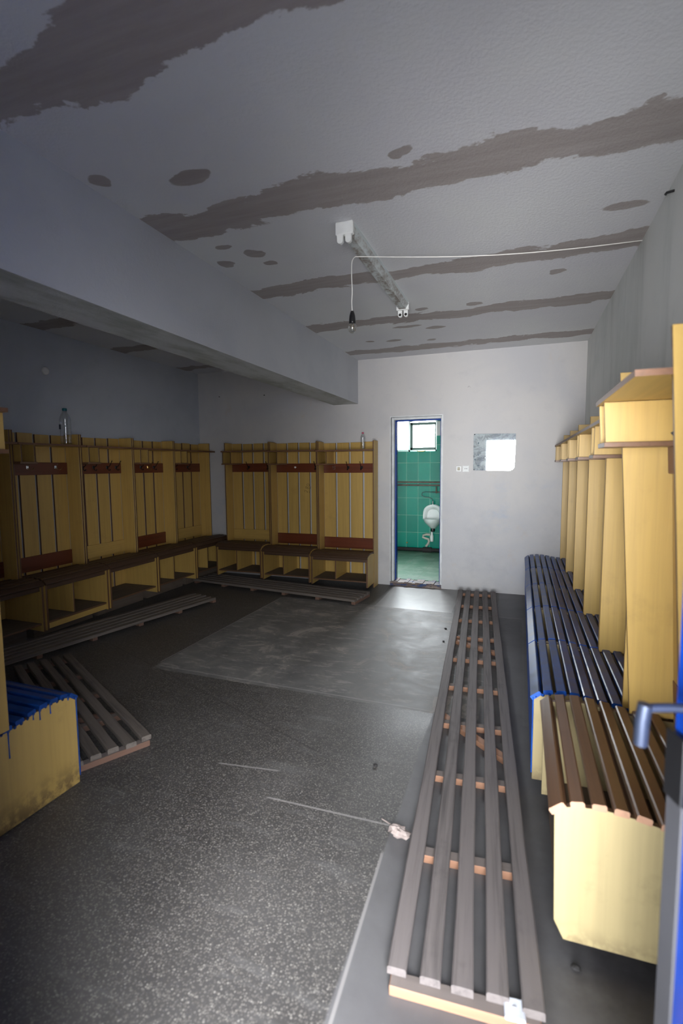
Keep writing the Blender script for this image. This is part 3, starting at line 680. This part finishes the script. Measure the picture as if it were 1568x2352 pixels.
# ------------------------------------------------------------------ ceiling lamp, cord and bulb
fl = thing('fluorescent_light_fixture', 'empty twin fluorescent fitting with dusty housing on the ceiling', 'light fixture', (-.905, 2.56, H))
b = MB(); hwid = .048
b.prism([(-hwid, 0), (hwid, 0), (hwid, -.022), (.026, -.056), (-.026, -.056), (-hwid, -.022)], 'y', .03, 1.37, 0)
b.build('housing', 'housing', fl)
MB().box(-.05, .05, 0, .03, -.068, 0, bev=.005).build('end_cap', 'white_plastic', fl); MB().box(-.05, .05, 1.37, 1.395, -.062, 0, bev=.004).build('end_cap', 'white_plastic', fl)
for yy_ in (0.0, 1.385):
    for xx in (-.023, .023):
        pr_ = [(xx - .0165, -.06), (xx + .0165, -.06)] + [(xx + .0165 * math.cos(k * PI / 10), -.095 - .0165 * math.sin(k * PI / 10)) for k in range(11)]
        b = MB(); b.prism(pr_, 'y', yy_ + .002, yy_ + .02, 0); o = b.build('lamp_holder', 'white_plastic', fl)
        if yy_ > 1: MB().lathe([(.0, -.002), (.009, -.002), (.011, .001)], (xx, yy_ + .001, -.093), 14, axis='y').build('socket_hole', 'debris', o)
cb = thing('hanging_bulb', 'clear bulb in black socket hanging from a long white cord', 'light bulb', (-.965, 2.87, 2.2))
P0 = Vector((XR, 3.377, 2.744)); P1 = Vector((-.93, 2.83, 2.675)); pts = []
for k in range(25):
    t_ = k / 24; p = P0.lerp(P1, t_); p.z -= .035 * math.sin(PI * t_); pts.append(p)
pts += [Vector((-.945, 2.84, 2.672)), Vector((-.957, 2.85, 2.662)), Vector((-.964, 2.86, 2.64)), Vector((-.967, 2.868, 2.58)), Vector((-.964, 2.87, 2.50)), Vector((-.968, 2.87, 2.44)), Vector((-.965, 2.87, 2.372))]
org = Vector((-.965, 2.87, 2.2))
MB().tube([p - org for p in pts], .0028, 8).build('cord', 'cord', cb)
MB().lathe([(.0, .185), (.009, .184), (.013, .172), (.017, .158), (.019, .14), (.020, .118), (.019, .112), (.0, .112)], n=20).build('socket', 'black', cb)
MB().lathe([(.0, .055), (.010, .057), (.021, .066), (.028, .082), (.028, .094), (.022, .107), (.014, .116), (.013, .122)], n=24).build('bulb_glass', 'bulb_glass', cb)
MB().tube([(-.008, 0, .115), (-.006, 0, .092), (-.009, 0, .086), (.0, 0, .090), (.009, 0, .086), (.006, 0, .092), (.008, 0, .115)], .0008, 6).build('filament', 'brass', cb)

# ------------------------------------------------------------------ wall things
mr = thing('wall_mirror', 'small frameless spotted mirror nailed to the far wall', 'mirror', (-.509, D - .018, 1.408), math.radians(1.4))
MB().prism([(0, 0), (.40, -.006), (.425, .006), (.443, .03), (.449, .2), (.452, .405), (.0, .412)], 'y', -.005, 0, 0).build('mirror_glass', 'mirror', mr)
for (x_, z_) in ((.012, .404), (.01, .008), (.41, .002)): MB().lathe([(0, -.009), (.005, -.008), (.0055, -.005)], (x_, 0, z_), 10, axis='y').build('nail', 'black_metal', mr)
sw = thing('light_switch', 'yellowed square light switch beside the doorway', 'switch', (-.672, D, 1.427))
MB().box(-.031, .031, -.012, 0, -.033, .033, bev=.005).build('cover_plate', 'white_plastic', sw)
MB().box(-.014, .014, -.020, -.011, -.018, .018, bev=.003).build('rocker', 'old_plastic', sw)
so = thing('power_socket', 'white square power socket below the mirror corner', 'socket', (-.591, D, 1.427))
MB().prism([(-.036, -.036), (-.02, -.033), (.02, -.033), (.036, -.036), (.033, -.02), (.033, .02), (.036, .036), (.02, .033), (-.02, .033), (-.036, .036), (-.033, .02), (-.033, -.02)], 'y', -.014, 0).build('cover_plate', 'ceramic', so)
MB().lathe([(.022, -.016), (.020, -.0135), (.0, -.0135)], (0, 0, 0), 20, axis='y').build('socket_well', 'white_plastic', so)
MB().lathe([(0, -.0175), (.0045, -.017), (.0045, -.012)], (-.009, 0, 0), 10, axis='y').lathe([(0, -.0175), (.0045, -.017), (.0045, -.012)], (.009, 0, 0), 10, axis='y').build('contacts', 'black_metal', so)
jb = tag(MB().lathe([(0, .018), (.03, .018), (.036, .012), (.037, 0)], (0, 0, 0), 24, axis='x').build('junction_box_cover', 'white_plastic'), 'round white junction cover high on the left wall', 'junction box'); jb.location = (XL, 3.48, 2.378)
for (x_, z_) in ((-3.861, 2.419), (-3.175, 2.403)):
    o = tag(MB().lathe([(0, -.022), (.007, -.021), (.007, -.018), (.003, -.017), (.003, 0)], (0, 0, 0), 10, axis='y').build('wall_nail', 'black_metal'), 'left one of two nails under the beam on the far wall' if x_ < -3.5 else 'right one of two nails under the beam on the far wall', 'nail', 'nails high on the far wall'); o.location = (x_, D, z_)
hk = tag(MB().tube([(0, 0, 0), (-.004, -.012, .004), (-.012, -.014, .016), (-.022, -.012, .012), (-.026, -.01, 0)], .002, 6).build('wire_hook', 'chrome'), 'thin wire loop on the far wall above the mirror', 'hook'); hk.location = (-.555, D, 2.343)
hk2 = tag(MB().tube([(0, 0, 0), (-.03, 0, -.004), (-.035, 0, -.012)], .006, 8).build('wall_hook', 'black_metal'), 'small dark hook at the top of the right wall', 'hook'); hk2.location = (XR, 2.74, 2.70)

# bottles
def bottle(label, loc, h, r, cap, lab=True, rings=6):
    t = thing('plastic_bottle', label, 'bottle', loc, 0, 'empty plastic bottles on the shelves')
    pr_ = [(0, .002), (r * .8, 0), (r, .012)]
    z0, z1 = .012, h * .66
    for k in range(rings):
        za = z0 + (z1 - z0) * (k + .25) / rings; zc = z0 + (z1 - z0) * (k + .6) / rings; ze = z0 + (z1 - z0) * (k + .95) / rings
        pr_ += [(r, za), (r * .93, zc), (r, ze)]
    pr_ += [(r, h * .70), (r * .92, h * .76), (r * .68, h * .83), (r * .42, h * .89), (r * .34, h * .92), (r * .34, h * .95)]
    MB().lathe(pr_, n=28).build('bottle_body', 'bottle', t)
    MB().lathe([(r * .40, h * .93), (r * .42, h * .94), (r * .42, h * .995), (r * .38, h), (0, h)], n=20).build('cap', cap, t)
    if lab: MB().box(-r * .5, -r * .05, -r - .001, -r * .99, h * .42, h * .55).build('label_scrap', 'label', t)
    return t
bottle('tall clear plastic bottle with teal cap on the left-wall shelf', (-4.00, 3.485, 1.688), .335, .048, 'teal')
bottle('small clear bottle with pink cap on shelf beside the doorway', (-1.767, 5.62, 1.665), .20, .030, 'pink', False, 5)

# ------------------------------------------------------------------ washroom fittings
ur = thing('urinal', 'white ceramic urinal with grey drain hose on green tiles', 'urinal', (-1.325, WY, .43))
b = MB(); n = 28; rings_ = []
for (z_, wd, dp) in ((0, .03, .05), (.03, .05, .10), (.07, .09, .17), (.12, .135, .23), (.16, .155, .26), (.185, .155, .265)):
    rings_.append([( -wd * math.cos(PI * k / n), -dp * math.sin(PI * k / n) ** .8, z_) for k in range(n + 1)])
vs = [p for r_ in rings_ for p in r_]; m_ = n + 1
b.add(vs, [[i * m_ + k, i * m_ + k + 1, (i + 1) * m_ + k + 1, (i + 1) * m_ + k] for i in range(len(rings_) - 1) for k in range(n)], 0, True)
# rim hood: an arch swept from the bowl lip up to the wall
def arch(wd, top, y, s_=.5): return [(-wd * math.cos(PI * k / n), y(k / n), .17 + (top - .17) * math.sin(PI * k / n) ** s_) for k in range(n + 1)]
oa = arch(.155, .41, lambda u: -.10 - .0 * u); ob = arch(.125, .375, lambda u: -.10); ow = arch(.155, .41, lambda u: 0.0); oc = arch(.10, .33, lambda u: -.02)
vs = ow + oa + ob + oc
b.add(vs, [[i * m_ + k, i * m_ + k + 1, (i + 1) * m_ + k + 1, (i + 1) * m_ + k] for i in range(3) for k in range(n)], 0, True)
b.add([(p[0], p[1], p[2]) for p in oc], [list(range(m_))], 0)
lip_o = [(-.155 * math.cos(PI * k / n), -.10 - .165 * math.sin(PI * k / n) ** .8, .185) for k in range(n + 1)]
lip_i = [(-.125 * math.cos(PI * k / n), -.10 - .135 * math.sin(PI * k / n) ** .8, .19) for k in range(n + 1)]
pit = [(-.06 * math.cos(PI * k / n), -.06 - .05 * math.sin(PI * k / n), .09) for k in range(n + 1)]
vs = lip_o + lip_i + pit
b.add(vs, [[i * m_ + k, i * m_ + k + 1, (i + 1) * m_ + k + 1, (i + 1) * m_ + k] for i in range(2) for k in range(n)], 0, True)
b.build('bowl', 'ceramic', ur)
MB().lathe([(.0, .40), (.022, .40), (.024, .42), (.018, .425), (.018, .465), (0, .465)], (0, -.06, 0), 16).build('inlet_spud', 'chrome', ur)
MB().lathe([(.032, -.035), (.034, -.03), (.034, .01), (.03, .02)], (0, -.05, 0), 16).build('rubber_collar', 'black', ur)
MB().lathe([(.0, -.20), (.026, -.20), (.028, -.18), (.028, -.10), (.018, -.09), (.02, -.035), (.028, -.03)], (-.015, -.05, 0), 16).build('trap', 'white_plastic', ur)
MB().tube([(-.04, -.05, -.09), (-.10, -.05, -.085), (-.155, -.05, -.10), (-.16, -.05, -.135), (-.12, -.05, -.15), (-.075, -.05, -.16), (-.06, -.05, -.20), (-.075, -.06, -.24), (-.10, -.06, -.27), (-.105, -.06, -.285)], .020, 12).build('drain_hose', plain('ribbed_grey_hose', (.45, .43, .36), .6), ur)
MB().tube([(0, -.06, .465), (-.01, -.07, .50), (-.06, -.08, .525), (-.13, -.08, .53), (-.18, -.08, .56), (-.17, -.08, .60), (-.12, -.08, .615), (-.02, -.06, .61), (.03, -.05, .61)], .006, 8).build('supply_hose', plain('dark_braided_hose', (.06, .10, .10), .4, .4), ur)
vl = tag(MB().tube([(-.07, -.04, 0), (.07, -.04, 0)], .009, 10).tube([(0, -.04, .085), (0, -.04, -.02)], .011, 10).lathe([(.016, -.07), (.016, -.05)], (.01, 0, 0), 12, axis='y').build('supply_valve', 'iron'), 'small shut-off valve on the wall above the urinal', 'valve'); vl.location = (-1.275, WY, 1.04)
for zp, lb in ((1.205, 'upper one of two rusty pipes across the green tiles'), (1.155, 'lower one of two rusty pipes across the green tiles')):
    o = tag(MB().tube([(0, 0, 0), (2.55, 0, -.01)], .013, 12).tube([(.62, 0, 0), (.645, 0, 0)], .018, 10).build('water_pipe', 'iron'), lb, 'pipe', 'rusty water pipes in the washroom'); o.location = (-2.68, WY - .03, zp)
o = tag(MB().tube([(0, 0, 0), (2.55, 0, 0)], .03, 12).tube([(1.2, 0, 0), (1.34, 0, 0)], .045, 12).build('drain_pipe', 'debris'), 'black drain pipe along the foot of the green tiled wall', 'pipe'); o.location = (-2.68, WY - .06, WF + .04)
o = tag(MB().lathe([(0, -.03), (.012, -.03), (.012, 0)], (0, 0, 0), 10, axis='y').build('pipe_plug', 'brass'), 'small brass plug low on the green tiled wall', 'plug'); o.location = (-1.76, WY, .19)

# ------------------------------------------------------------------ litter
def lump(r, sy, sz, seed, n=12, m=8, amp=.28):
    rd = random.Random(seed); b = MB(); vs = []
    for j in range(m + 1):
        ph = PI * j / m
        for k in range(n):
            th = 2 * PI * k / n; rr_ = r * (1 + amp * (rd.random() - .5) * (0 if j in (0, m) else 1))
            vs.append((rr_ * math.sin(ph) * math.cos(th), rr_ * sy * math.sin(ph) * math.sin(th), max(0, sz * r + rr_ * sz * math.cos(ph))))
    b.add(vs, [[j * n + k, j * n + (k + 1) % n, (j + 1) * n + (k + 1) % n, (j + 1) * n + k] for j in range(m) for k in range(n)], 0); return b
o = tag(lump(.042, .55, .45, 3, amp=.6).tube([(-.03, .012, .02), (-.07, .03, .012), (-.10, .045, .004)], .003, 6).build('crumpled_scrap', 'rag'), 'crumpled dusty scrap lying against the long duckboard', 'litter'); o.location = (-.418, 1.79, 0); o.rotation_euler = (0, 0, -.2)
o = tag(MB().box(-.026, .026, -.028, .028, 0, .012, bev=.004).lathe([(0, .014), (.006, .014), (.007, .012)], (0, 0, 0), 10).build('plastic_scrap', 'pale_scrap'), 'white square plastic scrap on the near end of the duckboard', 'litter'); o.location = (.018, 1.246, .031); o.rotation_euler = (0, 0, .1)
for (x_, y_, r_, lb) in ((-.633, 2.197, .012, 'black pebble alone on the open floor'), (.185, 1.45, .014, 'dark chip on the floor before the brown bench'), (-.60, 4.36, .012, 'dark crumb on the grey cement beside the duckboard'),
                         (-.57, 4.03, .010, 'second dark crumb beside the duckboard, nearer than the first')):
    o = tag(lump(r_, .7, .5, int(r_ * 1e4) + int(y_ * 10)).build('floor_crumb', 'debris'), lb, 'litter'); o.location = (x_, y_, 0)
